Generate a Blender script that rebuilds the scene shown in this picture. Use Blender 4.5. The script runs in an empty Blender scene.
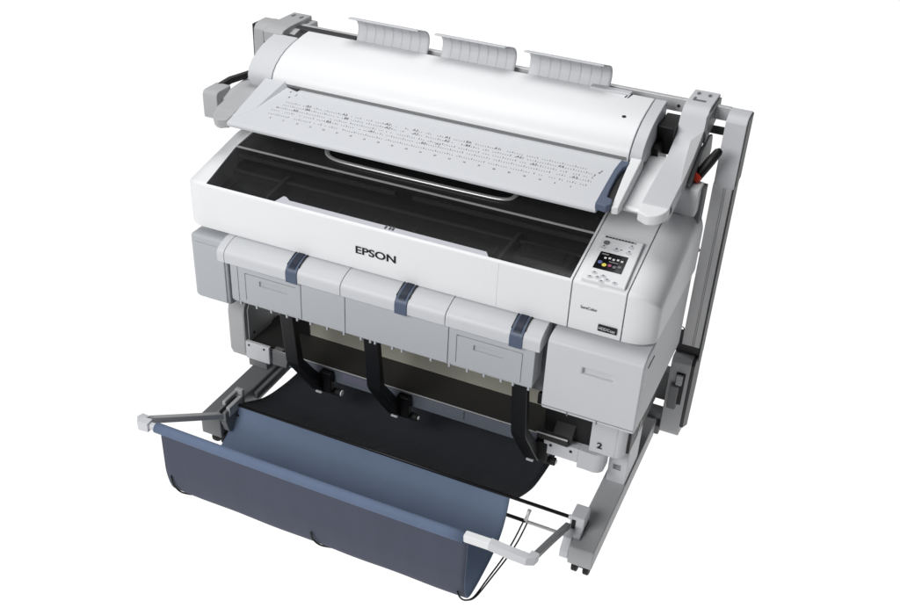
import bpy, bmesh, math, random
from mathutils import Vector, Matrix
random.seed(7)
S = bpy.context.scene
COL = S.collection
GZ = 0.715            # lifts every part so that the floor lies at z = 0

# ---------------------------------------------------------------- camera
cd = bpy.data.cameras.new("camera")
cam = bpy.data.objects.new("camera", cd); COL.objects.link(cam)
yaw, pitch, roll = 0.39943595, 0.57232526, 0.04866109
sy, cy, sp, cp, sr, cr = math.sin(yaw), math.cos(yaw), math.sin(pitch), math.cos(pitch), math.sin(roll), math.cos(roll)
fwd = Vector((-sy*cp, cy*cp, -sp)); rgt = Vector((cy, sy, 0)); up0 = rgt.cross(fwd)
r2 = rgt*cr + up0*sr; u2 = up0*cr - rgt*sr
M = Matrix((r2, u2, -fwd)).transposed().to_4x4()
M.translation = Vector((1.798, -2.214, 1.505 + GZ))
cam.matrix_world = M
cd.sensor_fit = 'HORIZONTAL'; cd.sensor_width = 36; cd.lens = 36*1050.03/900
cd.clip_start = .05; cd.clip_end = 200
S.camera = cam

# ---------------------------------------------------------------- world: white added below to backlight the floor, a dimmer studio above
W = bpy.data.worlds.new("World"); S.world = W; W.use_nodes = True
nt = W.node_tree; nt.nodes.clear()
out = nt.nodes.new('ShaderNodeOutputWorld'); bg = nt.nodes.new('ShaderNodeBackground')
tc = nt.nodes.new('ShaderNodeTexCoord'); sep = nt.nodes.new('ShaderNodeSeparateXYZ'); ramp = nt.nodes.new('ShaderNodeValToRGB')
mp = nt.nodes.new('ShaderNodeMapRange')
nt.links.new(tc.outputs['Generated'], sep.inputs[0])
nt.links.new(sep.outputs['Z'], mp.inputs['Value'])
mp.inputs['From Min'].default_value = -1; mp.inputs['From Max'].default_value = 1
nt.links.new(mp.outputs['Result'], ramp.inputs[0])
cr_ = ramp.color_ramp
cr_.elements[0].position = .0; cr_.elements[0].color = (1, 1, 1, 1)
cr_.elements[1].position = .15; cr_.elements[1].color = (1, 1, 1, 1)
e = cr_.elements.new(.35); e.color = (.06, .062, .066, 1)
e = cr_.elements.new(1.0); e.color = (.06, .062, .066, 1)
bg.inputs['Strength'].default_value = 1.45
nt.links.new(ramp.outputs[0], bg.inputs['Color']); nt.links.new(bg.outputs[0], out.inputs[0])

def softbox(name, loc, target, sx, sy_, power, col=(1, 1, 1)):
    l = bpy.data.lights.new(name, 'AREA'); l.shape = 'RECTANGLE'; l.size = sx; l.size_y = sy_; l.energy = power; l.color = col
    o = bpy.data.objects.new(name, l); COL.objects.link(o)
    d = Vector(target) - Vector(loc)
    o.location = loc; o.rotation_euler = d.to_track_quat('-Z', 'Y').to_euler()
    return o
softbox('key_softbox', (-.35, -3.1, 2.75), (.7, .0, .55), 2.2, 1.5, 126)
softbox('top_softbox', (.3, .7, 3.6), (.6, .3, .7), 2.0, 1.6, 52)
S.view_settings.view_transform = 'Standard'; S.view_settings.look = 'None'
S.view_settings.exposure = 0; S.view_settings.gamma = 1

# ---------------------------------------------------------------- materials
def mat(name, col, rough=.5, metal=0, spec=.32, noise=.03, nscale=60, bump=0.0, bscale=400, coat=0):
    m = bpy.data.materials.new(name); m.use_nodes = True
    n = m.node_tree; p = n.nodes['Principled BSDF']
    p.inputs['Roughness'].default_value = rough; p.inputs['Metallic'].default_value = metal
    p.inputs['Specular IOR Level'].default_value = spec
    if coat: p.inputs['Coat Weight'].default_value = coat; p.inputs['Coat Roughness'].default_value = .05
    t = n.nodes.new('ShaderNodeTexCoord')
    nz = n.nodes.new('ShaderNodeTexNoise'); nz.inputs['Scale'].default_value = nscale; nz.inputs['Detail'].default_value = 4
    n.links.new(t.outputs['Object'], nz.inputs['Vector'])
    r = n.nodes.new('ShaderNodeMapRange')
    r.inputs['To Min'].default_value = 1-noise; r.inputs['To Max'].default_value = 1+noise
    n.links.new(nz.outputs['Fac'], r.inputs['Value'])
    mx = n.nodes.new('ShaderNodeVectorMath'); mx.operation = 'SCALE'; mx.inputs[0].default_value = col
    n.links.new(r.outputs['Result'], mx.inputs['Scale']); n.links.new(mx.outputs[0], p.inputs['Base Color'])
    r3 = n.nodes.new('ShaderNodeMapRange'); r3.inputs['To Min'].default_value = max(.02, rough-.06); r3.inputs['To Max'].default_value = min(1, rough+.06)
    n.links.new(nz.outputs['Fac'], r3.inputs['Value']); n.links.new(r3.outputs['Result'], p.inputs['Roughness'])
    if bump:
        b = n.nodes.new('ShaderNodeBump'); b.inputs['Strength'].default_value = bump; b.inputs['Distance'].default_value = .0006
        z = n.nodes.new('ShaderNodeTexNoise'); z.inputs['Scale'].default_value = bscale
        n.links.new(t.outputs['Object'], z.inputs['Vector']); n.links.new(z.outputs['Fac'], b.inputs['Height'])
        n.links.new(b.outputs[0], p.inputs['Normal'])
    return m
WHITE = mat('white_plastic', (.78, .785, .795), .38, noise=.012, bump=.08, bscale=900)
PALE = mat('pale_grey_plastic', (.585, .595, .615), .45, noise=.015, bump=.12, bscale=900)
COOL = mat('cool_grey_plastic', (.435, .45, .472), .5, noise=.02, bump=.15, bscale=900)
GREY = mat('grey_cast_metal', (.41, .413, .42), .5, noise=.03, bump=.15, bscale=700)
MID = mat('mid_grey_metal', (.175, .178, .182), .5, noise=.05, bump=.15, bscale=600)
ALU = mat('brushed_aluminium', (.60, .60, .605), .42, metal=.3, noise=.06, bump=.1, bscale=300)
DARKMET = mat('dark_grey_metal', (.05, .05, .052), .5, noise=.08, bump=.1)
SHELF = mat('dark_shelf_sheet', (.028, .027, .026), .55, noise=.1)
BLACK = mat('black_plastic', (.008, .008, .009), .45, noise=.1)
GLOSSBLACK = mat('glossy_black_panel', (.026, .026, .0265), .25, noise=.08)
INSIDE = mat('black_interior', (.042, .042, .043), .5, noise=.2)
RAIL = mat('dark_rail', (.11, .11, .11), .35, noise=.05)
CHROME = mat('bright_edge', (.62, .62, .62), .22, metal=.5, noise=.02)
BLUE = mat('slate_blue_plastic', (.082, .108, .165), .42, noise=.04, bump=.1)
BLUEDK = mat('dark_slate_plastic', (.018, .024, .042), .45, noise=.05)
LILAC = mat('lilac_grey_plastic', (.50, .50, .545), .5, noise=.03)
SLATE = mat('slate_grey_panel', (.13, .145, .175), .5, noise=.06)
BEIGE = mat('khaki_sheet', (.38, .37, .31), .6, noise=.06, nscale=20)
RED = mat('red_plastic', (.65, .05, .02), .4)
INK = mat('black_ink', (.012, .012, .014), .6)
GINK = mat('grey_ink', (.11, .11, .118), .6)
SEAM = mat('seam_shadow_gap', (.03, .03, .032), .7)
RUBBER = mat('black_rubber', (.012, .012, .012), .7, noise=.1)

def fabric(name, col):
    m = mat(name, col, .75, spec=.25, noise=.09, nscale=9)
    n = m.node_tree; p = n.nodes['Principled BSDF']
    t = n.nodes.new('ShaderNodeTexCoord'); w = n.nodes.new('ShaderNodeTexWave'); w.inputs['Scale'].default_value = 260
    w2 = n.nodes.new('ShaderNodeTexWave'); w2.bands_direction = 'Y'; w2.inputs['Scale'].default_value = 260
    a = n.nodes.new('ShaderNodeMath'); a.operation = 'ADD'
    n.links.new(t.outputs['Object'], w.inputs['Vector']); n.links.new(t.outputs['Object'], w2.inputs['Vector'])
    n.links.new(w.outputs['Fac'], a.inputs[0]); n.links.new(w2.outputs['Fac'], a.inputs[1])
    b = n.nodes.new('ShaderNodeBump'); b.inputs['Strength'].default_value = .12; b.inputs['Distance'].default_value = .0008
    n.links.new(a.outputs[0], b.inputs['Height'])
    z = n.nodes.new('ShaderNodeTexNoise'); z.inputs['Scale'].default_value = 5; z.inputs['Detail'].default_value = 2
    mpg = n.nodes.new('ShaderNodeMapping'); mpg.inputs['Scale'].default_value = (1.6, .5, .5)
    n.links.new(t.outputs['Object'], mpg.inputs[0]); n.links.new(mpg.outputs[0], z.inputs['Vector'])
    b2 = n.nodes.new('ShaderNodeBump'); b2.inputs['Strength'].default_value = .6; b2.inputs['Distance'].default_value = .02
    n.links.new(z.outputs['Fac'], b2.inputs['Height']); n.links.new(b.outputs[0], b2.inputs['Normal']); n.links.new(b2.outputs[0], p.inputs['Normal'])
    return m
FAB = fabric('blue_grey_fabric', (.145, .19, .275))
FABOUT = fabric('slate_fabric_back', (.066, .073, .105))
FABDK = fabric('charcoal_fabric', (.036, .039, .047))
FABTUBE = fabric('blue_sleeve_fabric', (.12, .16, .245))

def glass_mat():
    m = bpy.data.materials.new('smoked_window'); m.use_nodes = True; n = m.node_tree; p = n.nodes['Principled BSDF']; o = n.nodes['Material Output']
    p.inputs['Base Color'].default_value = (.030, .030, .031, 1); p.inputs['Roughness'].default_value = .16; p.inputs['Specular IOR Level'].default_value = .5
    mx = n.nodes.new('ShaderNodeMixShader'); tr = n.nodes.new('ShaderNodeBsdfTransparent'); tr.inputs['Color'].default_value = (.9, .9, .9, 1)
    mx.inputs[0].default_value = .30
    n.links.new(tr.outputs[0], mx.inputs[1]); n.links.new(p.outputs[0], mx.inputs[2]); n.links.new(mx.outputs[0], o.inputs[0])
    return m
GLASS = glass_mat()

def emit_mat(name, col, s):
    m = bpy.data.materials.new(name); m.use_nodes = True; p = m.node_tree.nodes['Principled BSDF']
    p.inputs['Base Color'].default_value = (*[c*.3 for c in col], 1); p.inputs['Emission Color'].default_value = (*col, 1); p.inputs['Emission Strength'].default_value = s
    return m

# ---------------------------------------------------------------- mesh helpers
def NB(): return bmesh.new()
def box(bm, x0, x1, y0, y1, z0, z1):
    v = [bm.verts.new((x, y, z)) for x in (x0, x1) for y in (y0, y1) for z in (z0, z1)]
    for f in ((0, 1, 3, 2), (4, 6, 7, 5), (0, 4, 5, 1), (2, 3, 7, 6), (0, 2, 6, 4), (1, 5, 7, 3)): bm.faces.new([v[i] for i in f])
def prism(bm, pts, vec):
    a = [bm.verts.new(p) for p in pts]; vec = Vector(vec); b = [bm.verts.new(Vector(p)+vec) for p in pts]; n = len(pts)
    bm.faces.new(a); bm.faces.new(b[::-1])
    for i in range(n): bm.faces.new((a[i], b[i], b[(i+1) % n], a[(i+1) % n]))
def prismx(bm, prof, x0, x1): prism(bm, [(x0, y, z) for y, z in prof], (x1-x0, 0, 0))
def loft(bm, rings, close_ends=True):
    R = [[bm.verts.new(p) for p in r] for r in rings]; n = len(R[0])
    for a, b in zip(R, R[1:]):
        for i in range(n): bm.faces.new((a[i], b[i], b[(i+1) % n], a[(i+1) % n]))
    if close_ends: bm.faces.new(R[0]); bm.faces.new(R[-1][::-1])
def tube(bm, pts, r, n=10, square=False, radii=None, sz=1.0, upv=(0, 0, 1)):
    pts = [Vector(p) for p in pts]; rings = []
    U = Vector(upv)
    for i, p in enumerate(pts):
        d = (pts[min(i+1, len(pts)-1)] - pts[max(i-1, 0)]).normalized()
        s = d.cross(U)
        if s.length < 1e-4: s = d.cross(Vector((1, 0, 0)))
        s.normalize(); t = s.cross(d).normalized(); rr = radii[i] if radii else r
        m = 4 if square else n
        rings.append([p + (s*math.cos(a) + t*math.sin(a)*sz)*rr*(1.414 if square else 1) for a in [2*math.pi*(k+(.5 if square else 0))/m for k in range(m)]])
    loft(bm, rings)
def sheet(bm, prof, x0, x1, nx=2, warp=None):
    g = [[bm.verts.new((x0+(x1-x0)*i/nx, y, z) if warp is None else warp(x0+(x1-x0)*i/nx, y, z, i/nx, j/(len(prof)-1))) for i in range(nx+1)] for j, (y, z) in enumerate(prof)]
    for a, b in zip(g, g[1:]):
        for i in range(nx): bm.faces.new((a[i], a[i+1], b[i+1], b[i]))
def spline(P, k=8):
    P = [Vector(p) for p in P]; o = []
    for i in range(len(P)-1):
        p0 = P[max(i-1, 0)]; p1 = P[i]; p2 = P[i+1]; p3 = P[min(i+2, len(P)-1)]
        for j in range(k):
            t = j/k
            o.append(.5*((2*p1)+(p2-p0)*t+(2*p0-5*p1+4*p2-p3)*t*t+(3*p1-p0-3*p2+p3)*t**3))
    o.append(P[-1]); return o
def arc(cx, cy_, r, a0, a1, n=6): return [(cx+r*math.cos(math.radians(a0+(a1-a0)*i/n)), cy_+r*math.sin(math.radians(a0+(a1-a0)*i/n))) for i in range(n+1)]

def obj(name, bm, m, parent=None, bevel=.002, solid=0, cut=None, seg=2, label=None):
    bmesh.ops.recalc_face_normals(bm, faces=bm.faces)
    me = bpy.data.meshes.new(name); bm.to_mesh(me); bm.free()
    me.transform(Matrix.Translation((0, 0, GZ)))
    me.materials.append(m)
    o = bpy.data.objects.new(name, me); COL.objects.link(o)
    if parent is not None:
        o.parent = parent; o.matrix_parent_inverse = Matrix.Translation(parent_world(parent)).inverted()
    if cut is not None:
        cme = bpy.data.meshes.new('cutter'); bmesh.ops.recalc_face_normals(cut, faces=cut.faces); cut.to_mesh(cme); cut.free(); cme.transform(Matrix.Translation((0, 0, GZ)))
        c = bpy.data.objects.new('cutter', cme); COL.objects.link(c)
        md = o.modifiers.new('b', 'BOOLEAN'); md.operation = 'DIFFERENCE'; md.object = c; md.solver = 'EXACT'
        dg = bpy.context.evaluated_depsgraph_get(); dg.update()
        nm = bpy.data.meshes.new_from_object(o.evaluated_get(dg)); o.modifiers.clear(); o.data = nm; nm.name = name
        bpy.data.objects.remove(c)
        if not nm.materials: nm.materials.append(m)
        for p in nm.polygons: p.material_index = 0
    if solid:
        s = o.modifiers.new('s', 'SOLIDIFY'); s.thickness = solid; s.offset = 0
    if bevel:
        b = o.modifiers.new('bev', 'BEVEL'); b.width = bevel; b.segments = seg; b.limit_method = 'ANGLE'; b.angle_limit = math.radians(35); b.harden_normals = True
        for p in o.data.polygons: p.use_smooth = True
    if label: o['label'] = label
    return o
def parent_world(p):
    # every mesh is modelled in world coordinates; only an Empty carries a location
    return Vector(p.location) if p.type == 'EMPTY' else Vector((0, 0, 0))
def smooth(o):
    for p in o.data.polygons: p.use_smooth = True
    return o
def thing(name, label, cat, loc, group=None):
    o = bpy.data.objects.new(name, None); o.empty_display_size = .1; COL.objects.link(o)
    o.location = (loc[0], loc[1], loc[2]+GZ); o['label'] = label; o['category'] = cat
    if group: o['group'] = group
    return o

def text(name, s, m, parent, p0, xdir, ydir, size, extr=.0006, bold=0.0, width=None, label=None):
    """lettering laid on a surface: p0 = lower left corner, xdir / ydir = directions in the surface"""
    cu = bpy.data.curves.new(name, 'FONT'); cu.body = s; cu.size = 1; cu.extrude = 0; cu.offset = bold
    t = bpy.data.objects.new('tmp', cu); COL.objects.link(t)
    dg = bpy.context.evaluated_depsgraph_get(); dg.update()
    me = bpy.data.meshes.new_from_object(t.evaluated_get(dg)); bpy.data.objects.remove(t)
    xs = [v.co.x for v in me.vertices]; ys = [v.co.y for v in me.vertices]
    X = Vector(xdir).normalized(); Y = Vector(ydir); Y = (Y - X*Y.dot(X)).normalized(); N = X.cross(Y)
    sx = (width/(max(xs)-min(xs))) if width else size; sy2 = size/(max(ys)-min(ys)) if width else size
    bm = NB(); bm.from_mesh(me)
    for v in bm.verts:
        c = v.co.copy(); v.co = Vector(p0) + X*(c.x-min(xs))*sx + Y*(c.y-(min(ys) if width else 0))*sy2 + N*extr
    return obj(name, bm, m, parent, bevel=0, label=label) if name else bm
def text_into(bm, s, p0, X, Y, size, off=.0006):
    cu = bpy.data.curves.new('t', 'FONT'); cu.body = s; cu.size = size
    t = bpy.data.objects.new('tmp', cu); COL.objects.link(t)
    dg = bpy.context.evaluated_depsgraph_get(); dg.update()
    me = bpy.data.meshes.new_from_object(t.evaluated_get(dg)); bpy.data.objects.remove(t)
    N = X.cross(Y)
    k = len(bm.verts); bm.from_mesh(me); bm.verts.ensure_lookup_table()
    for v in bm.verts[k:]:
        c = v.co.copy(); v.co = Vector(p0) + X*c.x + Y*c.y + N*off

# ---------------------------------------------------------------- the surface it stands on: translucent, so the added light below keeps it shadowless
fm = bpy.data.materials.new('translucent_white_floor'); fm.use_nodes = True; n = fm.node_tree; n.nodes.clear()
o_ = n.nodes.new('ShaderNodeOutputMaterial'); t_ = n.nodes.new('ShaderNodeBsdfTranslucent'); t_.inputs['Color'].default_value = (.97, .97, .97, 1)
n.links.new(t_.outputs[0], o_.inputs[0])
bm = NB(); v = [bm.verts.new(p) for p in ((-6.0, -2.2, -GZ), (2.28, -2.2, -GZ), (2.4, 1.0, -GZ), (9.5, 11.5, -GZ), (-6.0, 11.5, -GZ))]; bm.faces.new(v)
fl = obj('floor', bm, fm, bevel=0); fl['kind'] = 'structure'

# ================================================================ PRINTER
P = thing('large_format_printer', 'white large format printer with smoked window and colour control panel, standing under the scanner', 'printer', (.71, .22, -.6))
ZT0, ZS = .140, .22          # top slope z = ZT0 + ZS*y up to y = .29
def ztop(y): return ZT0 + ZS*min(y, .29)
def body_ring(x, iy, iz, rf=.013):
    r = []
    r.append((x, .47, -.012)); r.append((x, iy, -.002 if iy < .03 else -.004))
    zt = ztop(iy+rf)-iz
    for a in range(7):
        t = math.radians(180-15*a); r.append((x, iy+rf+rf*math.cos(t), zt-rf+rf*math.sin(t)))
    for y in (.10, .18, .27, .31, .40): r.append((x, y, ztop(y)-iz if y < .3 else ztop(.29)-iz))
    r.append((x, .45, ztop(.29)-iz-.004)); r.append((x, .47, ztop(.29)-iz-.025))
    return r
def end_st(xe, r, ry, rz, sgn, n=9):
    o = []
    for k in range(n+1):
        a = math.pi/2*k/n; c = 1-math.cos(a)
        o.append((xe - sgn*r*(1-math.sin(a)), ry*c, rz*c))
    return o        # from inside to the end
L = [(x, iy, iz) for x, iy, iz in end_st(-.002, .068, .055, .040, -1)][::-1]
bm = NB(); loft(bm, [body_ring(*s) for s in L] + [body_ring(1.1935, 0, 0)])
cut = NB()
prism(cut, [(.082, .006, .05), (.064, .19, .05), (.072, .28, .05), (.10, .33, .05), (.10, .60, .05), (1.1875, .60, .05), (1.1875, .19, .05), (1.1875, .006, .05)], (0, 0, .3))
box(cut, .9945, .9955, -.01, .0012, -.02, .132)
main = smooth(obj('body_cover', bm, WHITE, P, cut=cut, bevel=.0015))
bm = NB(); loft(bm, [body_ring(1.1965, 0, 0), body_ring(1.3375, 0, 0)])
ctrl = obj('control_section', bm, WHITE, P, bevel=.0015)
bm = NB(); loft(bm, [body_ring(1.3405, 0, 0)] + [body_ring(*s) for s in end_st(1.424, .075, .05, .06, 1)])
smooth(obj('end_cover', bm, WHITE, P, bevel=.0015))
bm = NB(); box(bm, 1.18, 1.36, .014, .44, .0, .135)
obj('seam_filler', bm, SEAM, P, bevel=0)
for a_, b_ in ((1.1935, 1.1965), (1.3375, 1.3405)): pass
# lettering on the front
text('lettering', 'EPSON', INK, P, (.573, -.0005, .049), (1, 0, 0), (0, 0, 1), .0235, extr=.0012, bold=.022, width=.124)
text('lettering', 'SureColor', INK, P, (1.225, -.0005, .0665), (1, 0, 0), (0, 0, 1), .0085, extr=.0012, bold=.012, width=.044)
bm = NB(); box(bm, 1.277, 1.327, -.0045, .004, .0145, .033)
badge = obj('badge', bm, INK, P, bevel=.0008)
text('lettering', 'HDD/Copy', WHITE, badge, (1.2805, -.0045, .0175), (1, 0, 0), (0, 0, 1), .011, extr=.0008, bold=.0, width=.043)

# interior under the smoked window
bm = NB(); prismx(bm, [(.007, .10), (.06, .094), (.15, .102), (.20, .125), (.30, .125), (.30, .05), (.007, .05)], .055, 1.192)
platen = obj('platen_bed', bm, INSIDE, P, bevel=0)
for k in range(9):
    bm = NB(); box(bm, .10+.12*k, .105+.12*k, .03, .13, .097, .1025); obj('platen_rib', bm, RAIL, platen, bevel=.001)
bm = NB(); box(bm, .075, .60, .181, .192, .150, .1615); box(bm, .655, 1.18, .181, .192, .150, .1615)
obj('carriage_rail', bm, RAIL, P, bevel=.001)
bm = NB(); box(bm, .075, 1.18, .150, .160, .118, .126); obj('guide_rod', bm, RAIL, P, bevel=.002)
bm = NB(); prism(bm, [(.265, .03, .10), (.275, .03, .10), (.258, .178, .10), (.246, .178, .10)], (0, 0, .033)); obj('side_rib', bm, RAIL, P, bevel=.002)
bm = NB(); box(bm, .978, .990, .03, .178, .10, .135); obj('side_rib', bm, RAIL, P, bevel=.002)
bm = NB(); box(bm, 1.01, 1.16, .06, .145, .10, .130); box(bm, 1.03, 1.14, .075, .13, .130, .137); obj('print_carriage', bm, INSIDE, P, bevel=.004)
# smoked window + glossy top panel
def topz(y, d=0): return ZT0 + ZS*y + d
bm = NB(); prism(bm, [(.0805, .009, topz(.009, -.005)), (1.1865, .009, topz(.009, -.005)), (1.1865, .187, topz(.187, -.005)), (.066, .187, topz(.187, -.005))], (0, 0, .003))
obj('smoked_window', bm, GLASS, P, bevel=0)
bm = NB(); prism(bm, [(.066, .1885, topz(.1885, -.003)), (1.1865, .1885, topz(.1885, -.003)), (1.1865, .192, topz(.192, -.003)), (.0655, .192, topz(.192, -.003))], (0, 0, .0042))
obj('window_edge_glint', bm, CHROME, P, bevel=0)  # light grey strip painted for the glint on the panel's glossy bevel
bm = NB(); prism(bm, [(.0655, .193, topz(.193)-.03), (.0735, .282, topz(.193)-.03), (.102, .332, topz(.193)-.03), (.102, .46, topz(.193)-.03), (1.1865, .46, topz(.193)-.03), (1.1865, .193, topz(.193)-.03)], (0, 0, .001))
bmesh.ops.recalc_face_normals(bm, faces=bm.faces)
bm2 = NB(); X0 = [(.193, .0655), (.24, .0695), (.282, .0735), (.332, .102), (.45, .102)]
a = [bm2.verts.new((x, y, ztop(y)-.003)) for y, x in X0]; b = [bm2.verts.new((1.1865, y, ztop(y)-.003)) for y, x in X0]
a2 = [bm2.verts.new((x, y, ztop(y)-.03)) for y, x in X0]; b2 = [bm2.verts.new((1.1865, y, ztop(y)-.03)) for y, x in X0]
for i in range(4): bm2.faces.new((a[i], b[i], b[i+1], a[i+1])); bm2.faces.new((a2[i], a2[i+1], b2[i+1], b2[i])); bm2.faces.new((a[i], a[i+1], a2[i+1], a2[i])); bm2.faces.new((b[i+1], b[i], b2[i], b2[i+1]))
bm2.faces.new((a[0], a2[0], b2[0], b[0])); bm2.faces.new((a[4], b[4], b2[4], a2[4])); bm.free()
tp = obj('top_panel', bm2, GLOSSBLACK, P, bevel=.001)
hp = spline([(.325, .289), (.335, .262), (.352, .243), (.385, .232), (.46, .229), (.66, .229), (.84, .231), (.90, .234), (.925, .243), (.935, .262), (.938, .290)], 6)
bm = NB(); tube(bm, [(p[0], p[1], topz(p[1], .0005)) for p in hp], .0075, 10, sz=.55)
smooth(obj('handle_rim', bm, CHROME, tp, bevel=0))
bm = NB(); prism(bm, [(.355, .243, topz(.243, -.0024)), (.915, .243, topz(.243, -.0024)), (.928, .29, topz(.29, -.0024)), (.335, .29, topz(.29, -.0024))], (0, 0, .0012))
obj('handle_recess', bm, BLACK, tp, bevel=0)
# pale ledge of the front opening
bm = NB(); prism(bm, [(.312, .0062, topz(.0062, -.0022)), (.962, .0062, topz(.0062, -.0022)), (.950, .022, topz(.022, -.002)), (.350, .023, topz(.023, -.002)), (.333, .034, topz(.034, -.002)), (.324, .034, topz(.034, -.002))], (0, 0, .0014))
obj('front_ledge', bm, LILAC, P, bevel=0)
bm = NB()
for x in (.655, .668, .677): box(bm, x, x+.005, .010, .026, topz(.02, -.002), topz(.02, .0004))
obj('printed_marks', bm, GINK, P, bevel=0)
# control panel, raised on the sloped top
nrm = Vector((0, -ZS, 1)).normalized(); SX = Vector((1, 0, 0)); SY = Vector((0, 1, ZS)).normalized()
def onp(x, y, d=0): return Vector((x, y, ZT0+ZS*y)) + nrm*d
bm = NB(); prism(bm, [onp(1.213, -.004+.012), onp(1.330, -.004+.012), onp(1.324, .186), onp(1.211, .186)], nrm*.010)
cp_ = obj('control_panel', bm, WHITE, P, bevel=.004, seg=3)
D = .0102
bm = NB(); prism(bm, [onp(1.229, .052, D), onp(1.305, .052, D), onp(1.303, .117, D), onp(1.230, .117, D)], nrm*.0008)
scr = obj('screen', bm, mat('black_screen', (.006, .006, .007), .15), cp_, bevel=0)
def chip(name, pts, m, par, d=.0016, th=.0004):
    bm = NB()
    for q in pts: prism(bm, [onp(x, y, D+d) for x, y in q], nrm*th)
    return obj(name, bm, m, par, bevel=0)
def rect(x, y, w, h): return [(x, y), (x+w, y), (x+w, y+h), (x, y+h)]
def disc(x, y, r, n=14): return [(x+r*math.cos(2*math.pi*i/n), y+r*math.sin(2*math.pi*i/n)) for i in range(n)]
chip('screen_icon', [rect(1.246+.011*k, .092+.002*(k % 2), .006, .006) for k in range(5)], emit_mat('icon_white', (.9, .9, .9), .45), scr)
chip('screen_icon', [disc(1.241, .076, .006)], emit_mat('icon_blue', (.12, .16, .4), .4), scr)
chip('screen_icon', [disc(1.254, .069, .006)], emit_mat('icon_yellow', (.8, .68, .1), .6), scr)
chip('screen_icon', [disc(1.268, .071, .005)], emit_mat('icon_magenta', (.5, .1, .22), .4), scr)
chip('screen_icon', [disc(1.281, .069, .005), disc(1.293, .073, .005)], emit_mat('icon_grey', (.2, .22, .24), .4), scr)
chip('screen_icon', [rect(1.236, .106, .018, .004), rect(1.262, .083, .024, .003)], emit_mat('icon_text', (.35, .35, .35), .3), scr)
chip('indicator_strip', [rect(1.222, .172, .084, .007)], GREY, cp_, d=-.0001)
chip('indicator_marks', [rect(1.224+.0085*k, .1735, .006, .004) for k in range(9)] + [rect(1.223, .173, .006, .005)], INK, cp_, d=.0003)
bm = NB(); prism(bm, [onp(x, y, D-.0002) for x, y in disc(1.233, .153, .0085, 20)], nrm*.0015)
obj('power_button', bm, MID, cp_, bevel=.0005)
bt = []
for x, y in ((1.230, .132), (1.264, .132), (1.298, .132), (1.298, .155), (1.240, .035), (1.234, .017), (1.300, .015), (1.265, .030), (1.278, .020), (1.253, .021), (1.266, .010)): bt.append((x, y))
for x, y in bt:
    bm = NB(); prism(bm, [onp(x+.008*math.cos(a), y+.0055*math.sin(a), D-.0002) for a in [2*math.pi*i/18 for i in range(18)]], nrm*.0012)
    obj('panel_button', bm, PALE, cp_, bevel=.0004)
chip('button_marks', [rect(x-.0022, y+.0060*(1 if i < 4 else 0), .0045, .0026) for i, (x, y) in enumerate(bt)] + [rect(1.262+.012*k, .137, .005, .002) for k in range(2)], INK, cp_, d=.0012)

# lower body ------------------------------------------------------------
bm = NB(); box(bm, .06, 1.40, .03, .455, -.255, -.02)
obj('lower_body', bm, MID, P, bevel=.004)
bm = NB(); prismx(bm, [(.46, -.016), (-.03, -.016), (-.03, -.225), (-.018, -.24), (.43, -.262), (.46, -.23)], .033, .157)
obj('left_tank_cover', bm, COOL, P, bevel=.012, seg=4)
bm = NB(); box(bm, .045, .150, -.034, -.028, -.226, -.040)
obj('tank_front_plate', bm, COOL, P, bevel=.005, seg=3)
cut = NB(); box(cut, 1.264, 1.348, -.06, -.038, -.098, -.078)
bm = NB(); prismx(bm, [(.455, -.016), (-.012, -.014), (-.036, -.018), (-.047, -.026), (-.05, -.038), (-.05, -.238), (-.044, -.246), (.10, -.262), (.455, -.262)], 1.163, 1.421)
bin_ = obj('tank_cover', bm, PALE, P, bevel=.006, seg=3, cut=cut)
bm = NB(); box(bm, 1.165, 1.419, -.0507, -.048, -.2335, -.2318)
for x in (1.236, 1.318): box(bm, x, x+.003, -.0507, -.045, -.246, -.2325)
obj('cover_seam', bm, MID, bin_, bevel=0)
bm = NB(); box(bm, 1.420, 1.4226, .0, .06, -.060, -.056)
obj('cover_seam', bm, MID, bin_, bevel=0)

# output guide flap: rounded lip, in four segments
flap_prof = [(.03, -.004), (-.012, -.006), (-.036, -.013), (-.054, -.022), (-.061, -.030), (-.063, -.040), (-.062, -.063), (-.055, -.066), (.03, -.060)]
bm = NB(); prismx(bm, flap_prof, .148, .1725)
prismx(bm, [(y, z) for y, z in flap_prof], .1735, .5555); prismx(bm, flap_prof, .557, .876); prismx(bm, flap_prof, .8775, 1.148)
flap = obj('output_flap', bm, PALE, P, bevel=.0015)
for x0 in (.381, .726, 1.062):
    x1 = x0+.037
    bm = NB(); prismx(bm, [(.028, -.0005), (-.012, -.0025), (-.038, -.010), (-.056, -.019), (-.0645, -.028), (-.0665, -.040), (-.0655, -.066), (-.055, -.064), (-.055, -.03), (.02, -.012)], x0, x1)
    lt = obj('latch', bm, BLUE, flap, bevel=.0015)
    bm = NB(); prismx(bm, [(.0, .0005), (-.012, -.0005), (-.038, -.0078), (-.056, -.0165), (-.06, -.022), (-.05, -.025), (.0, -.008)], x0+.008, x1-.008)
    obj('latch_groove', bm, BLUEDK, lt, bevel=.001)
    bm = NB()
    for s in (x0-.0015, x1-.0015): prismx(bm, [(.028, .001), (-.012, -.001), (-.05, -.0145), (-.05, -.02), (.028, -.01)], s, s+.003)
    obj('latch_edge', bm, BLACK, lt, bevel=0)
    bm = NB(); box(bm, x0+.008, x1-.006, .004, .022, -.004, .0008)
    obj('latch_tab', bm, PALE, lt, bevel=.001)
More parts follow.
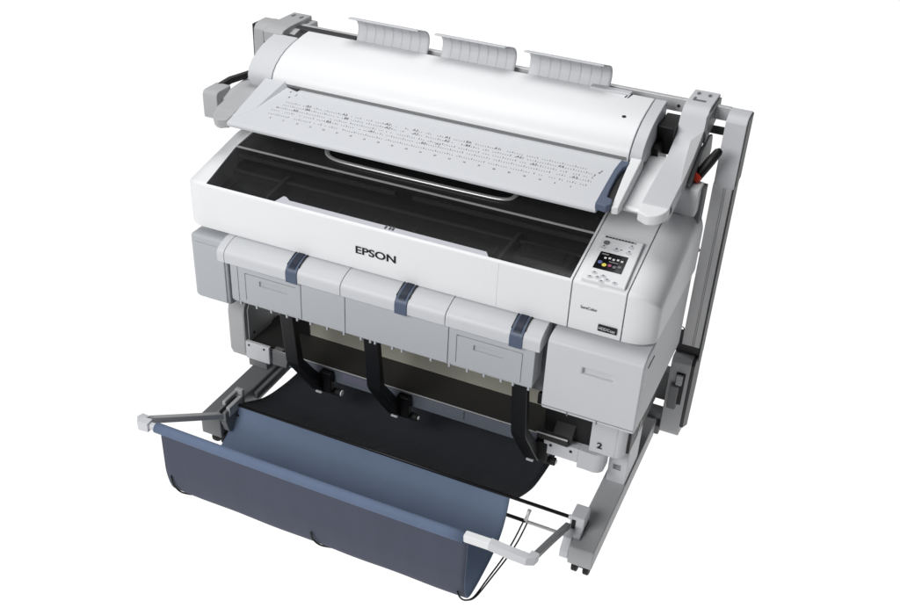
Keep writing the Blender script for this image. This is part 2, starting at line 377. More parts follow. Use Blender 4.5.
# front paper tray panel below the flap
cut = NB(); box(cut, .281, .375, -.06, -.044, -.120, -.103); box(cut, .959, 1.049, -.06, -.044, -.124, -.107)
bm = NB(); box(bm, .182, .4195, -.05, .02, -.190, -.062); box(bm, .421, .563, -.05, .02, -.192, -.062); box(bm, .5645, .883, -.05, .02, -.192, -.062); box(bm, .8845, 1.133, -.05, .02, -.190, -.062)
fp = obj('front_panel', bm, COOL, P, bevel=.002, cut=cut)
bm = NB()
for x in (.232, .908): 
    box(bm, x, x+.0016, -.0508, -.048, -.178, -.088); box(bm, x, x+.008, -.0508, -.048, -.0895, -.088)
box(bm, 1.098, 1.0996, -.0508, -.048, -.182, -.088); box(bm, .207, .2085, -.0508, -.048, -.188, -.07)
box(bm, .232, .404, -.0508, -.048, -.0885, -.0875); box(bm, .908, 1.098, -.0508, -.048, -.0885, -.0875)
obj('panel_groove', bm, MID, fp, bevel=0)
bm = NB(); box(bm, .185, 1.13, -.046, .015, -.1955, -.1905)
random.seed(3)
for x in (.207, .262, .312, .365, .40, .445, .50, .555, .61, .64, .655, .71, .74, .83, .886, .94, .99, 1.04, 1.075, 1.12): box(bm, x, x+.006, -.049, -.03, -.203, -.19)
obj('rib_strip', bm, COOL, fp, bevel=.0008)

# output guide arms (three black hooks)
for x0, dx in ((.318, .020), (.601, .015), (1.062, .013)):
    side = [(-.016, -.19), (-.016, -.385), (-.008, -.405), (.055, -.50), (.10, -.565), (.13, -.583), (.15, -.575), (.14, -.545), (.075, -.468), (.012, -.383), (.006, -.19)]
    bm = NB(); a = [bm.verts.new((x0+dx*(-z-.19)/.2*.9, y, z)) for y, z in side]; b = [bm.verts.new((x0+.046+dx*(-z-.19)/.2*.9, y, z)) for y, z in side]
    bm.faces.new(a); bm.faces.new(b[::-1])
    for i in range(len(side)): bm.faces.new((a[i], b[i], b[(i+1) % len(side)], a[(i+1) % len(side)]))
    arm = obj('output_guide_arm', bm, BLACK, P, bevel=.003)
    xr = x0+dx*1.7
    bm = NB(); tube(bm, [(xr+.03, .128, -.572), (xr+.092, .128, -.572)], .013, 12)
    ro = obj('roller', bm, RUBBER, arm, bevel=.002)
    bm = NB(); tube(bm, [(xr+.0925, .128, -.572), (xr+.0965, .128, -.572)], .0105 if x0 < .5 else .0065, 12)
    obj('roller_cap', bm, WHITE, ro, bevel=.001)
    bm = NB(); box(bm, xr+.002, xr+.024, .118, .132, -.592, -.586)
    obj('guide_foot', bm, PALE, arm, bevel=.001)
    bm = NB(); box(bm, xr+.03, xr+.072, .098, .124, -.56, -.486)
    obj('arm_bracket', bm, BLACK, arm, bevel=.004)

# lower (second roll) unit --------------------------------------------------
bm = NB(); box(bm, .10, 1.30, .118, .30, -.479, -.475)
shelf = obj('roll_shelf', bm, SHELF, P, bevel=0)
bm = NB(); box(bm, .125, 1.25, .1165, .1185, -.4765, -.4735)
obj('shelf_edge', bm, ALU, shelf, bevel=0)
bm = NB(); box(bm, .125, 1.29, .124, .20, -.532, -.4795)
beam = obj('cross_beam', bm, SLATE, P, bevel=.002)
bm = NB(); box(bm, .455, .555, .1175, .128, -.512, -.487)
LAV = mat('lavender_plate', (.14, .14, .19), .5)
obj('beam_plate', bm, LAV, beam, bevel=.001)
bm = NB(); box(bm, .735, .875, .1205, .128, -.516, -.484); obj('beam_plate', bm, SLATE, beam, bevel=.001)
bm = NB(); box(bm, .19, 1.30, .246, .25, -.474, -.20)
obj('back_sheet', bm, BEIGE, P, bevel=0)
bm = NB(); box(bm, .19, .262, .238, .2455, -.474, -.22); obj('dark_opening', bm, BLACK, P, bevel=0)
bm = NB(); prism(bm, [(.035, .19, -.26), (.045, .108, -.335), (.045, .10, -.36), (.045, .10, -.505), (.045, .112, -.532), (.045, .44, -.535), (.045, .44, -.26)], (.062, 0, 0))
tl = obj('side_tower', bm, GREY, P, bevel=.006, seg=3)
bm = NB(); prism(bm, [(.1075, .25, -.26), (.1075, .13, -.33), (.1075, .118, -.352), (.1075, .118, -.474), (.1075, .25, -.474)], (.004, 0, 0))
ip = obj('inner_plate', bm, GREY, tl, bevel=0)
for y, z in ((.145, -.45), (.215, -.36), (.225, -.395)):
    bm = NB(); prism(bm, [(.112, y+.005*math.cos(a), z+.005*math.sin(a)) for a in [math.pi*i/4 for i in range(8)]], (.001, 0, 0))
    obj('screw_hole', bm, INK, ip, bevel=0)
bm = NB(); box(bm, .1075, .197, .098, .112, -.524, -.458)
br = obj('front_bracket', bm, PALE, tl, bevel=.003)
for x in (.121, .178):
    bm = NB(); prism(bm, [(x+.0042*math.cos(a), .0975, -.470+.0042*math.sin(a)) for a in [math.pi*i/5 for i in range(10)]], (0, .002, 0))
    obj('screw_hole', bm, INK, br, bevel=0)
bm = NB(); prism(bm, [(.199, .11, -.474), (.262, .112, -.476), (.250, .112, -.53), (.199, .11, -.53)], (0, .03, 0)); obj('bracket_wing', bm, MID, br, bevel=.003)
# right side of the roll unit
bm = NB(); box(bm, 1.283, 1.385, .14, .44, -.47, -.256)
tr = obj('side_tower', bm, DARKMET, P, bevel=.002)
pr = [(1.276, .10)] + [(1.352, .10)] + arc(1.352, .124, .024, -90, 0, 6) + [(1.376, .15), (1.276, .15)]
bm = NB(); prism(bm, [(x, y, -.466) for x, y in pr], (0, 0, .208))
pl = smooth(obj('roll_plate', bm, PALE, tr, bevel=.002))
text('lettering', '2', INK, pl, (1.298, .0995, -.447), (1, 0, 0), (0, 0, 1), .022, extr=.0015, bold=.03, width=.016)
pr = [(1.247, .098), (1.30, .098)] + arc(1.30, .122, .024, -90, 0, 6) + [(1.324, .16), (1.247, .16)]
bm = NB(); prism(bm, [(x, y, -.540) for x, y in pr], (0, 0, .066)); 
box(bm, 1.141, 1.2475, .0985, .149, -.524, -.474)
bk = smooth(obj('front_bracket', bm, PALE, tr, bevel=.002))
for x in (1.163, 1.225):
    bm = NB(); prism(bm, [(x+.0048*math.cos(a), .0972, -.4895+.0048*math.sin(a)) for a in [math.pi*i/5 for i in range(10)]], (0, .002, 0))
    obj('screw_hole', bm, INK, bk, bevel=0)
bm = NB(); box(bm, 1.128, 1.276, .128, .2455, -.474, -.30); box(bm, 1.128, 1.276, .03, .2455, -.3, -.2635)
obj('roll_holder_core', bm, BLACK, tr, bevel=.003)
bm = NB(); prism(bm, [(1.165, .098, -.44), (1.165, .20, -.36), (1.165, .20, -.40), (1.165, .098, -.46)], (.06, 0, 0)); prism(bm, [(1.12, .09, -.45), (1.215, .09, -.455), (1.215, .105, -.445), (1.12, .105, -.44)], (0, 0, -.018))
obj('roll_guide_flap', bm, SHELF, tr, bevel=.002)
bm = NB(); box(bm, 1.118, 1.214, .0885, .0905, -.4495, -.4445); obj('guide_edge', bm, ALU, tr, bevel=0)
for y, z in ((.19, -.40), (.22, -.45)):
    bm = NB(); prism(bm, [(1.3855, y, z), (1.3855, y+.03, z+.03), (1.3855, y+.038, z+.02), (1.3855, y+.01, z-.012)], (.001, 0, 0))
    obj('side_slot', bm, PALE, tr, bevel=0)

# ================================================================ PRINTER STAND
ST = thing('printer_stand', 'grey metal stand with two long feet and black casters carrying the white printer', 'stand', (.73, .18, -.71))
def foot(x0, x1, yf, m):
    bm = NB(); prismx(bm, [(yf, -.602), (yf-.004, -.612), (yf-.004, -.664-(.012 if x0 < 1 else 0)), (.50, -.668), (.52, -.655), (.52, -.602)], x0, x1)
    f = obj('foot', bm, m, ST, bevel=.004)
    xc = (x0+x1)/2
    if x0 < 1: xc += .020; yf += -.008
    for y in (yf+.035, .47):
        bm = NB(); box(bm, xc-.022, xc+.022, y-.024, y+.024, -.683, -.662)
        c = obj('caster', bm, BLACK, f, bevel=.003)
        for s in (-1, 1):
            bm = NB(); tube(bm, [(xc+s*.009, y, -.687), (xc+s*.025, y, -.687)], .0275, 16); obj('caster_wheel', bm, RUBBER, c, bevel=.002)
    return f
fL = foot(.084, .158, -.130, MID); fR = foot(1.318, 1.389, -.150, GREY)  # left foot is darker: its shade is put into the material colour
bm = NB(); box(bm, .075, .145, .155, .175, -.6, -.53); box(bm, .16, .175, .05, .4, -.64, -.615)
obj('leg', bm, MID, ST, bevel=.003)
bm = NB(); box(bm, 1.328, 1.384, .157, .165, -.603, -.47); box(bm, 1.335, 1.384, .165, .30, -.603, -.47)
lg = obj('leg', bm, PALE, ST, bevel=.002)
text('lettering', 'E', MID, lg, (1.343, .1565, -.552), (1, 0, 0), (0, 0, 1), .018, extr=.001, bold=.04, width=.024)
bm = NB(); box(bm, .158, 1.318, .40, .46, -.645, -.60)
obj('crossbar', bm, MID, ST, bevel=.003)

# ================================================================ PAPER BASKET
B = thing('paper_basket', 'slate blue fabric paper basket slung on a grey tube frame before the stand feet', 'basket', (.65, -.2, -.7))
def f_sheet(name, prof, x0, x1, m, nx=40, sag=None):
    bm = NB(); sheet(bm, prof, x0, x1, nx, sag); o = smooth(obj(name, bm, m, B, bevel=0, solid=.003)); return o
back = [(p[0], p[1]) for p in spline([Vector((-.066, -.578, 0)), Vector((.02, -.628, 0)), Vector((.11, -.668, 0)), Vector((.24, -.692, 0)), Vector((.36, -.697, 0))], 6)]
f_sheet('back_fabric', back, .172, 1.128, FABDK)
tro = [(p[0], p[1]) for p in spline([Vector(q).to_3d() for q in ((-.066, -.5765), (-.084, -.626), (-.118, -.672), (-.18, -.699), (-.26, -.7065), (-.32, -.7055), (-.362, -.695), (-.393, -.662), (-.410, -.595), (-.412, -.53), (-.412, -.445))], 7)]
def w1(x, y, z, u, v_):
    return (x + (.012*(v_-.1) if u > .5 else 0), y, max(z - .004*math.sin(math.pi*u)*math.sin(math.pi*v_) + .0015*math.sin(23*u+4*v_)*math.sin(math.pi*v_), -GZ+.003))
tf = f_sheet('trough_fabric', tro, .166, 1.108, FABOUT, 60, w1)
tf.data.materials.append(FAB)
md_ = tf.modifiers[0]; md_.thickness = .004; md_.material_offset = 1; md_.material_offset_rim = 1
bm = NB(); tube(bm, [(.145+.96*i/20, -.405, -.438-.003*math.sin(math.pi*i/20)) for i in range(21)], .0155, 14)
smooth(obj('fabric_sleeve', bm, FABTUBE, B, bevel=0))
XB0, XB1 = .095, 1.288
bm = NB(); tube(bm, [(XB0+.02, -.405, -.439), (XB1-.03, -.405, -.435)], .0085, square=True)
obj('front_bar', bm, PALE, B, bevel=.003)
bm = NB(); tube(bm, [(1.1055, -.405, -.432), (1.19, -.405, -.430)], .0118, square=True); obj('bar_sleeve', bm, WHITE, B, bevel=.004)
# end corners
bm = NB(); tube(bm, [(1.175, -.406, -.428), (1.225, -.4085, -.430), (1.276, -.4085, -.432), (1.287, -.400, -.436), (1.289, -.380, -.441)], .0114, square=True, sz=1.05); obj('frame_corner', bm, PALE, B, bevel=.006, seg=3)
bm = NB(); tube(bm, [(.125, -.407, -.438), (.096, -.409, -.438), (.088, -.398, -.441), (.089, -.380, -.446)], .0135, square=True, sz=1.1); obj('frame_corner', bm, PALE, B, bevel=.006, seg=3)
bm = NB(); tube(bm, [(1.2885, -.385, -.440), (1.291, -.25, -.505), (1.296, -.105, -.575)], .0082, square=True); obj('side_arm', bm, MID, B, bevel=.0025)
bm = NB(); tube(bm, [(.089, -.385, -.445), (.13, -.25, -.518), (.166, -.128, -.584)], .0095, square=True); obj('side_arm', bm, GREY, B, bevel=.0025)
# rods
bm = NB(); tube(bm, [(.18, -.067, -.578), (1.286, -.067, -.578)], .0055, 10); rd = smooth(obj('fabric_rod', bm, BLACK, B, bevel=0))
bm = NB(); tube(bm, [(1.286, -.067, -.578), (1.298, -.067, -.578)], .0075, 10); obj('rod_tip', bm, PALE, rd, bevel=.001)
bm = NB(); tube(bm, [(.17, -.078, -.641), (1.296, -.078, -.640)], .005, 10); r2_ = smooth(obj('support_rod', bm, ALU, B, bevel=0))
bm = NB(); tube(bm, [(.3, -.078, -.6405), (1.165, -.078, -.640)], .0055, 10); smooth(obj('rod_sleeve', bm, BLACK, r2_, bevel=0))
# clamps on the feet
bm = NB(); box(bm, 1.297, 1.338, -.094, -.036, -.602, -.548); prismx(bm, [(-.094, -.60), (-.125, -.60), (-.150, -.63), (-.150, -.655), (-.094, -.655)], 1.292, 1.3175); box(bm, 1.292, 1.3175, -.094, -.03, -.655, -.6); box(bm, 1.3175, 1.338, -.12, -.03, -.602, -.585)
cl = obj('foot_clamp', bm, PALE, B, bevel=.003)
bm = NB(); box(bm, 1.303, 1.3135, -.0965, -.09, -.59, -.558); obj('clamp_slot', bm, BLACK, cl, bevel=0)
bm = NB(); box(bm, .150, .182, -.135, -.03, -.602, -.565); prismx(bm, [(-.135, -.602), (-.03, -.602), (-.03, -.65), (-.12, -.65)], .1585, .182)
cl = obj('foot_clamp', bm, MID, B, bevel=.004)
bm = NB(); box(bm, .146, .158, -.10, -.02, -.60, -.553); box(bm, .172, .186, -.118, -.045, -.592, -.556); box(bm, .148, .176, -.034, -.02, -.60, -.548); obj('clamp_jaw', bm, GREY, cl, bevel=.003)
bm = NB(); box(bm, .161, .171, -.137, -.05, -.575, -.562); obj('clamp_slot', bm, BLACK, cl, bevel=0)
bm = NB(); tube(bm, [(.186, -.052, -.60), (.192, -.06, -.612), (.192, -.075, -.616), (.187, -.082, -.608)], .0035, 8); smooth(obj('rod_hook', bm, BLACK, cl, bevel=0))
# elastic cords with their clip
bm = NB(); tube(bm, [(1.166, -.082, -.634), (1.168, -.072, -.618), (1.170, -.066, -.604)], .006, 8, radii=[.0065, .005, .006]); cp2 = smooth(obj('cord_clip', bm, ALU, B, bevel=0))
for dx in (0, .012):
    bm = NB(); q = spline([(1.160+dx, -.085, -.638), (1.150+dx, -.125, -.680), (1.141+dx*.8, -.18, -.703), (1.130+dx*.6, -.26, -.711), (1.122+dx*.3, -.34, -.7105), (1.112, -.374, -.698), (1.103, -.399, -.668), (1.099, -.4125, -.632)], 6)
    tube(bm, q, .0024, 7); smooth(obj('elastic_cord', bm, RUBBER, B, bevel=0))
for q in ([(.652, -.414, -.615), (.655, -.409, -.645), (.668, -.393, -.676), (.688, -.366, -.701)], [(.182, -.414, -.60), (.185, -.410, -.635), (.194, -.395, -.672), (.208, -.366, -.701)]):
    bm = NB(); tube(bm, spline(q, 6), .0026, 7); smooth(obj('elastic_cord', bm, RUBBER, B, bevel=0))

# ================================================================ SCANNER
C = thing('scanner', 'wide white sheet scanner above the printer, with printed feed tray and three curved guides', 'scanner', (.66, .35, .28))
top = [(.336, .338), (.335, .352), (.343, .370), (.362, .389), (.388, .405), (.42, .418), (.46, .4275), (.52, .4365), (.552, .4385), (.559, .43), (.559, .30), (.36, .30)]
bm = NB(); prismx(bm, top, .1065, 1.2155); cov = obj('scanner_cover', bm, WHITE, C, bevel=.0025)
bm = NB(); prismx(bm, [(y, z) for y, z in [(.3352, .3465), (.3335, .338), (.34, .3365), (.34, .3465)]], .13, 1.21); obj('lower_lip', bm, MID, cov, bevel=0)
bm = NB(); prismx(bm, [(y-.0006, z+.0006) for y, z in top[:7]] + [(.495, .4335), (.495, .30), (.36, .30)], .020, .1045); obj('end_cap', bm, PALE, C, bevel=.003)
capR = [(y-.001, z+.001) for y, z in top[:-2]] + [(.559, .36), (.40, .318)]
bm = NB(); prismx(bm, capR, 1.2185, 1.252); obj('end_cap', bm, PALE, C, bevel=.003)
bm = NB(); box(bm, 1.03, 1.15, .535, .563, .428, .4445); obj('rear_strip', bm, PALE, cov, bevel=.004)
bm = NB()
for x in (1.141, 1.149): prism(bm, [(x-.004, .520, .4372), (x-.0015, .520, .4372), (x+.0045, .550, .4392), (x+.002, .550, .4392)], (0, 0, .0006))
obj('cover_groove', bm, INK, cov, bevel=0)
def on_prof(y):
    for (a, b), (c_, d_) in zip(top, top[1:]):
        if a <= y <= c_: return b+(d_-b)*(y-a)/(c_-a)
bm = NB(); prism(bm, [(1.166+.006*math.cos(a), .427+.0055*math.sin(a), on_prof(.427+.0055*math.sin(a))+.0004) for a in [math.pi*i/8 for i in range(16)]], (0, 0, .0005)); obj('cover_dot', bm, INK, cov, bevel=0)
# underside body and dark mechanism at the right end
bm = NB(); box(bm, .078, 1.235, .30, .56, .262, .325); obj('scan_bed', bm, MID, C, bevel=.004)
bm = NB(); prismx(bm, [(.43, .345), (.56, .38), (.56, .25), (.46, .25), (.43, .29)], 1.2525, 1.272); prismx(bm, [(.46, .40), (.57, .40), (.57, .29), (.49, .31)], 1.2525, 1.30); obj('hinge_mechanism', bm, BLACK, C, bevel=.003)
# feed tray
TZ0, TZS = .264, .22
def tz(y): return TZ0+TZS*y
bm = NB(); prismx(bm, [(.132, tz(.128)-.020), (.122, tz(.124)-.016), (.119, tz(.124)-.008), (.122, tz(.122)-.001), (.130, tz(.13)), (.345, tz(.345)), (.345, tz(.345)-.02), (.16, tz(.15)-.02)], .086, 1.2)
TRAYW = mat('tray_white_plastic', (.57, .582, .605), .5, noise=.015)
tray = obj('feed_tray', bm, TRAYW, C, bevel=.002)
def q3(x, y, h): return (x, y, tz(y)+h)
bm = NB(); V = [bm.verts.new(p) for p in (q3(.084, .334, .014), q3(.153, .334, .016), q3(.131, .205, .0008), q3(.100, .150, .0008), q3(.086, .150, .0008),
    q3(.084, .334, -.004), q3(.164, .334, -.004), q3(.1325, .203, -.004), q3(.100, .148, -.004), q3(.086, .148, -.004))]
bm.faces.new(V[:5]); bm.faces.new(V[5:][::-1])
for i in range(5): bm.faces.new((V[i], V[5+i], V[5+(i+1) % 5], V[(i+1) % 5]))
obj('left_tray_guide', bm, TRAYW, tray, bevel=.001)
bm = NB(); prism(bm, [(.160, .333, tz(.333)+.001), (.205, .333, tz(.333)+.001), (.20, .322, tz(.322)+.001)], (0, 0, .002)); obj('tray_notch', bm, SEAM, tray, bevel=0)
# right wall, blue latch lever and side shelf
bm = NB(); prism(bm, [(1.229, .345, .335), (1.254, .39, .345), (1.254, .345, .318), (1.2535, .185, .275), (1.2535, .135, .274), (1.2415, .128, .294), (1.232, .20, .318)], (-.006, 0, 0)); 
bm.free()
bm = NB()
loft(bm, [[(1.222, .345, .352), (1.253, .36, .356), (1.253, .36, .27), (1.222, .345, .27)], [(1.228, .24, .328), (1.254, .25, .329), (1.254, .25, .262), (1.228, .24, .262)], [(1.236, .130, .297), (1.2545, .135, .297), (1.2545, .14, .275), (1.236, .135, .275)]])
obj('tray_wall', bm, WHITE, C, bevel=.004)
lev = [(1.202, .312), (1.226, .312), (1.226, .298), (1.217, .282), (1.213, .25), (1.214, .19), (1.217, .155), (1.233, .150), (1.236, .128), (1.226, .118), (1.196, .121), (1.196, .20), (1.197, .27)]
bm = NB(); prism(bm, [(x, y, tz(y)-.006) for x, y in lev], (0, 0, .020)); obj('latch_lever', bm, BLUE, C, bevel=.003)
bm = NB(); prism(bm, [(1.2, .15, tz(.15)-.001), (1.233, .15, tz(.15)-.001), (1.233, .31, tz(.31)-.001), (1.2, .31, tz(.31)-.001)], (0, 0, .002)); obj('lever_slot', bm, BLACK, C, bevel=0)
bm = NB(); prismx(bm, [(.185, .268), (.178, .276), (.183, .2835), (.20, .2815), (.40, .322), (.44, .325), (.44, .30), (.2, .262)], 1.2545, 1.306)
obj('side_shelf', bm, WHITE, C, bevel=.002)
# ruler prints on the tray
UX = Vector((1, 0, 0)); UY = Vector((0, 1, TZS)).normalized()
def tp3(x, y, d=.0006): return Vector((x, y, tz(y)))+Vector((0, -TZS, 1)).normalized()*d
bm = NB(); bmg = NB()
for r_, (y, x0, x1) in enumerate(((.262, .20, 1.13), (.247, .20, 1.145), (.231, .185, 1.15), (.215, .18, 1.155), (.196, .18, 1.155))):
    x = x0; k = 0
    while x < x1:
        k += 1
        if random.random() < .82:
            w, h = .0018, (.003 if k % 5 else .006)
            q = [tp3(x, y), tp3(x+w, y), tp3(x+w, y+h), tp3(x, y+h)]
            bmg.faces.new([bmg.verts.new(p) for p in q])
        x += .0072
for x, y in ((.268, .262), (.272, .247), (.386, .262), (.40, .247), (.526, .262), (.533, .247), (.612, .262), (.62, .247), (.712, .262), (.716, .247), (.775, .262), (.78, .247), (.24, .231), (.36, .215), (.50, .215), (.66, .215), (.70, .225), (.86, .262), (.93, .247), (.98, .231), (1.05, .247), (1.10, .215)):
    text_into(bm, random.choice(('A4', 'A3', 'B4', 'A2', 'B3', 'A1')), tp3(x, y), UX, UY, .0135, .0002)
for k in range(22): text_into(bm, str((k*5) % 100), tp3(.195+.0435*k, .177), UX, UY, .008, .0002)
for x, y in ((.18, .31), (.205, .30), (.19, .285), (.185, .228), (1.158, .255), (1.15, .24), (1.162, .262)): text_into(bm, random.choice(('▸', '4', '»', '▲')) if False else random.choice(('4', '>', '7')), tp3(x, y), UX, UY, .013, .0002)
obj('ruler_text', bm, GINK, tray, bevel=0); obj('ruler_ticks', bmg, GINK, tray, bevel=0)
# rear rail and three curved return guides
gp = spline([Vector((.566, .418, 0)), Vector((.578, .441, 0)), Vector((.586, .463, 0)), Vector((.583, .482, 0)), Vector((.568, .498, 0)), Vector((.545, .508, 0)), Vector((.522, .513, 0))], 5)
for x0, x1 in ((.266, .507), (.552, .788), (.832, 1.078)):
    n_ = 30; bm = NB()
    def wg(x, y, z, u, v_):
        # the right top corner is rounded off
        return (x - (.018*max(0, (v_-.62)/.38)**2 if u > .97 else 0), y, z)
    sheet(bm, [(p[0], p[1]) for p in gp], x0, x1, n_, wg)
    g = smooth(obj('paper_return_guide', bm, PALE, C, bevel=0, solid=.004))
    bm = NB()
    for k in range(1, 8):
        x = x0+(x1-x0)*k/8; f = [(p[0]-.0032, p[1]-.001) for p in gp[2:26]]
        q = [[bm.verts.new((x+d, y, z)) for y, z in f] for d in (0, .001)]
        for i in range(len(f)-1): bm.faces.new((q[0][i], q[1][i], q[1][i+1], q[0][i+1]))
    obj('guide_groove', bm, GREY, g, bevel=0)
bm = NB(); box(bm, .13, 1.19, .564, .590, .392, .418); obj('guide_mount', bm, MID, C, bevel=.002)

# ================================================================ SCANNER STAND
T = thing('scanner_stand', 'grey stand of two tall rear posts with cast arms reaching forward under the scanner', 'stand', (.69, .55, -.71))
bm = NB(); box(bm, -.06, 1.42, .600, .616, .395, .434); rl = obj('crossbar', bm, ALU, T, bevel=.002)
for x in (1.275, 1.372):
    bm = NB(); prism(bm, [(x+.005*math.cos(a), .5995, .412+.005*math.sin(a)) for a in [math.pi*i/5 for i in range(10)]], (0, .001, 0))
    obj('screw_hole', bm, INK, rl, bevel=0)
bm = NB(); box(bm, -.06, 1.42, .60, .615, .352, .372); obj('crossbar', bm, DARKMET, T, bevel=.002)
bm = NB(); box(bm, 1.225, 1.30, .585, .5895, .356, .364); box(bm, .02, 1.39, .535, .575, -.675, -.635); obj('crossbar', bm, ALU, T, bevel=.002)
def post(xo, sgn):
    """xo = outer side; sgn = +1 right post, -1 left post (mirrored)"""
    def X(d): return xo - sgn*d      # d measured inwards from the outer side
    def bx(b, d0, d1, y0, y1, z0, z1): box(b, min(X(d0), X(d1)), max(X(d0), X(d1)), y0, y1, z0, z1)
    bm = NB(); bx(bm, .004, .060, .537, .600, -.34, .235); p_ = obj('post', bm, ALU, T, bevel=.002)
    bm = NB()
    for d in (.022, .027): bx(bm, d, d+.0012, .5358, .54, -.34, .235)
    obj('post_groove', bm, MID, p_, bevel=0)
    bm = NB(); bx(bm, -.0005, .0035, .533, .602, -.36, .24); obj('post_side_strip', bm, DARKMET, p_, bevel=0)
    bm = NB(); prof = [(.565, .437), (.545, .432), (.534, .420), (.531, .38), (.531, .228), (.606, .228), (.606, .437)]
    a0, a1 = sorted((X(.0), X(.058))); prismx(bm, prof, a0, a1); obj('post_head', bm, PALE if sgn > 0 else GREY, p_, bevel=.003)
    bm = NB(); bx(bm, -.0028, -.0006, .533, .606, .24, .434); obj('head_side', bm, DARKMET, p_, bevel=0)
    # lower casting
    bm = NB(); prismx(bm, [(.512, -.345), (.50, -.36), (.50, -.62), (.508, -.643), (.60, -.66), (.60, -.345)], *sorted((X(.012), X(.075))))
    c = obj('post_base', bm, GREY, p_, bevel=.004)
    bm = NB(); prismx(bm, [(.512, -.345), (.50, -.36), (.50, -.60), (.60, -.66), (.62, -.5), (.62, -.345)], *sorted((X(.002), X(.0115)))); obj('base_side', bm, DARKMET, c, bevel=.002)
    bm = NB(); bx(bm, .004, .085, .535, .62, -.342, -.315); obj('collar', bm, DARKMET, c, bevel=.002)
    bm = NB(); bx(bm, .024, .052, .4985, .502, -.515, -.395); sl = obj('handle_slot', bm, BLACK, c, bevel=.0)
    bm = NB(); bx(bm, .036, .064, .484, .4985, -.53, -.44); obj('handle', bm, MID, c, bevel=.004)
    bm = NB(); bx(bm, .030, .050, .488, .4985, -.438, -.40); obj('handle', bm, GREY, c, bevel=.003)
    for z in (.005, -.275):
        bm = NB(); x_ = X(.064); pts = [(x_-sgn*.012*(1-math.cos(a))/2*1.6, .56, z+.007*math.sin(a)) for a in [2*math.pi*i/10 for i in range(11)]]
        tube(bm, pts, .0018, 6, upv=(0, 1, 0)); obj('cable_eyelet', bm, BLACK, p_, bevel=0)
    return p_
pR = post(1.478, 1); pL = post(-.085, -1)
bm = NB(); box(bm, 1.33, 1.403, .51, .55, -.60, -.575); box(bm, 1.325, 1.403, .505, .55, -.66, -.625); box(bm, 1.33, 1.403, .56, .60, -.56, -.45); obj('foot_link', bm, MID, T, bevel=.003)

side = [(.675, .4425), (.56, .4455), (.535, .440), (.512, .418), (.50, .388), (.475, .362), (.43, .342), (.34, .326), (.25, .315), (.185, .303)]
def cast_arm(x0, x1, sgn, dz, tip=True, m=PALE):
    yt = .205; w = (x1-x0)
    bm = NB(); rings = []
    for y, z in side:
        th = .05 if y > .5 else .045
        b_ = .0 if y > .47 else .0
        rings.append([(x0, y, z+dz), (x1, y, z+dz), (x1, y+.006, z+dz-th), (x0, y+.006, z+dz-th)])
    loft(bm, rings)
    arm = obj('cast_arm', bm, m, T, bevel=.003)
    # rounded tip
    pr = [(x0, .186), (x0+(0 if sgn > 0 else .02), .158 if sgn > 0 else .140)]
    if sgn > 0: q = [(x0, .20), (x0, .150)] + [(x0+w*.35+w*.65*math.sin(a), .160-.022*math.cos(a)+.035*(1-math.cos(a))) for a in [math.pi/2*i/8 for i in range(9)]] + [(x1, .215)]
    else: q = [(x1, .20), (x1, .150)] + [(x1-w*.35-w*.65*math.sin(a), .160-.022*math.cos(a)+.035*(1-math.cos(a))) for a in [math.pi/2*i/8 for i in range(9)]] + [(x0, .215)]
    bm = NB(); A_ = [bm.verts.new((x, y, .268+.175*y+dz)) for x, y in q]; B_ = [bm.verts.new((x, y+.006, .268+.175*y+dz-.030)) for x, y in q]
    bm.faces.new(A_); bm.faces.new(B_[::-1])
    for i in range(len(q)): bm.faces.new((A_[i], B_[i], B_[(i+1) % len(q)], A_[(i+1) % len(q)]))
    obj('arm_tip', bm, WHITE if sgn > 0 else m, arm, bevel=.004, seg=3)
    # holes in the head
    for d, y in ((.018, .64), (.05, .637)):
        bm = NB(); prism(bm, [(x0+d+.005*math.cos(a), y+.010*math.sin(a), .4442+dz) for a in [math.pi*i/6 for i in range(12)]], (0, 0, .0012)); obj('head_hole', bm, MID, arm, bevel=0)
    bm = NB(); prism(bm, [(x0+.014, .578, .4455+dz), (x0+.050, .578, .4455+dz), (x0+.050, .588, .4452+dz), (x0+.020, .588, .4452+dz), (x0+.020, .605, .4448+dz), (x0+.014, .605, .4448+dz)], (0, 0, .0012))
    obj('head_hole', bm, MID, arm, bevel=0)
    return arm
aR = cast_arm(1.300, 1.373, 1, 0)
bm = NB(); loft(bm, [[(1.373, .50, .435), (1.380, .50, .435), (1.380, .50, .36), (1.373, .50, .36)], [(1.373, .66, .437), (1.380, .66, .437), (1.380, .66, .39), (1.373, .66, .39)]]); obj('arm_side', bm, MID, aR, bevel=0)
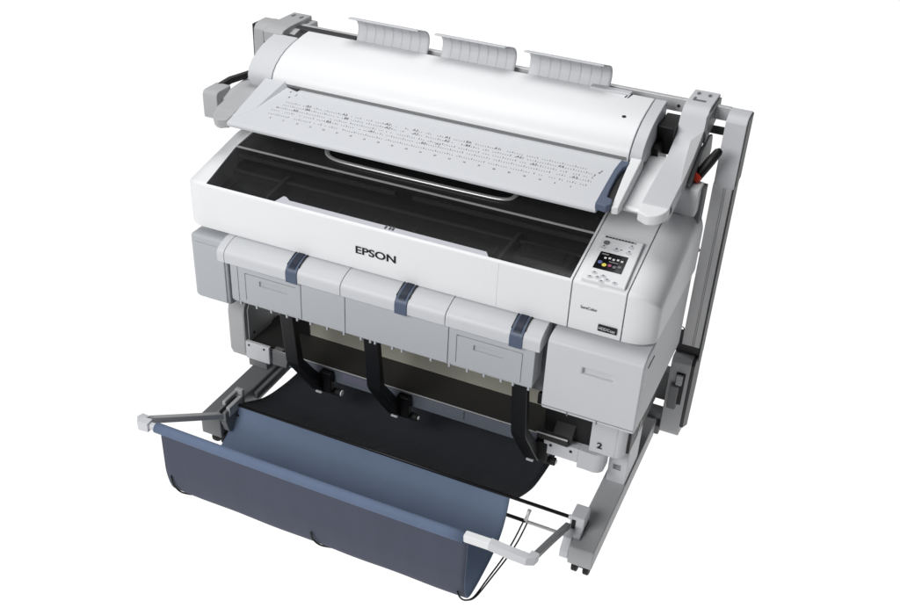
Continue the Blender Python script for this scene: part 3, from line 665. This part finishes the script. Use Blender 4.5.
# raised rib and dark boss on the right arm
bm = NB(); loft(bm, [[(1.345, .48, .372), (1.374, .50, .40), (1.374, .50, .33), (1.345, .48, .33)], [(1.352, .41, .346), (1.3745, .41, .358), (1.3745, .41, .30), (1.352, .41, .30)], [(1.366, .31, .324), (1.3745, .31, .326), (1.3745, .31, .29), (1.366, .31, .29)]]); obj('arm_rib', bm, GREY, aR, bevel=.006, seg=3)
bm = NB(); prismx(bm, [(.36, .30), (.46, .345), (.55, .365), (.60, .35), (.62, .30), (.59, .26), (.5, .25), (.38, .27)], 1.374, 1.384); obj('pivot_boss', bm, MID, aR, bevel=.004, seg=3)
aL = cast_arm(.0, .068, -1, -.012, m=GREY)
bm = NB(); prismx(bm, [(.487, .40), (.487, .436), (.50, .4445), (.54, .4485), (.67, .447), (.67, .40)], -.018, .050); obj('arm_head_cap', bm, GREY, aL, bevel=.004)
bm = NB()
for d, y in ((.020, .635), (.052, .63)): prism(bm, [(-.018+d+.005*math.cos(a), y+.012*math.sin(a), .4484) for a in [math.pi*i/6 for i in range(12)]], (0, 0, .0006))
obj('head_hole', bm, MID, aL, bevel=0)
bm = NB(); box(bm, .051, .255, .505, .562, .36, .425); box(bm, .051, .262, .566, .597, .40, .4355); obj('rail_dark_piece', bm, DARKMET, C, bevel=.002)  # dark boxes added in front of the rail's left end
bm = NB(); box(bm, -.0265, -.0185, .50, .585, .36, .428); obj('arm_gap_shade', bm, BLACK, aL, bevel=0)  # black filler painted for the shade between post and arm head
# blocks resting on the printer top
def block(x0, x1, y0, y1, z0, z1, m):
    bm = NB(); prismx(bm, [(y0, z0), (y0, z1-.012), (y0+.006, z1-.003), (y0+.014, z1), (y1, z1), (y1, z0)], x0, x1); return obj('support_block', bm, m, T, bevel=.004, seg=3)
block(1.346, 1.410, .36, .43, .2055, .282, WHITE)
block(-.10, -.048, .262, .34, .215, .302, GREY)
bm = NB(); box(bm, 1.402, 1.418, .40, .45, .12, .27); obj('side_strut', bm, MID, T, bevel=.002)
bm = NB(); prismx(bm, [(.29, .262), (.29, .275), (.33, .292), (.42, .30), (.42, .262)], -.048, -.001); obj('side_strut', bm, GREY, T, bevel=.004)
bm = NB(); tube(bm, [(-.088, .33, .29), (-.07, .37, .304), (-.03, .43, .315), (.03, .49, .322)], .012, 8); obj('black_cable', bm, BLACK, T, bevel=0)
# black release handle with red ring
bm = NB(); tube(bm, [(1.372, .42, .272), (1.388, .44, .29), (1.41, .46, .33), (1.425, .47, .357), (1.43, .475, .362)], .014, 12, radii=[.011, .014, .014, .012, .007]); hd = smooth(obj('release_handle', bm, BLACK, T, bevel=0))
bm = NB(); tube(bm, [(1.378, .415, .286), (1.388, .427, .300)], .018, 14); obj('red_ring', bm, RED, hd, bevel=.003)
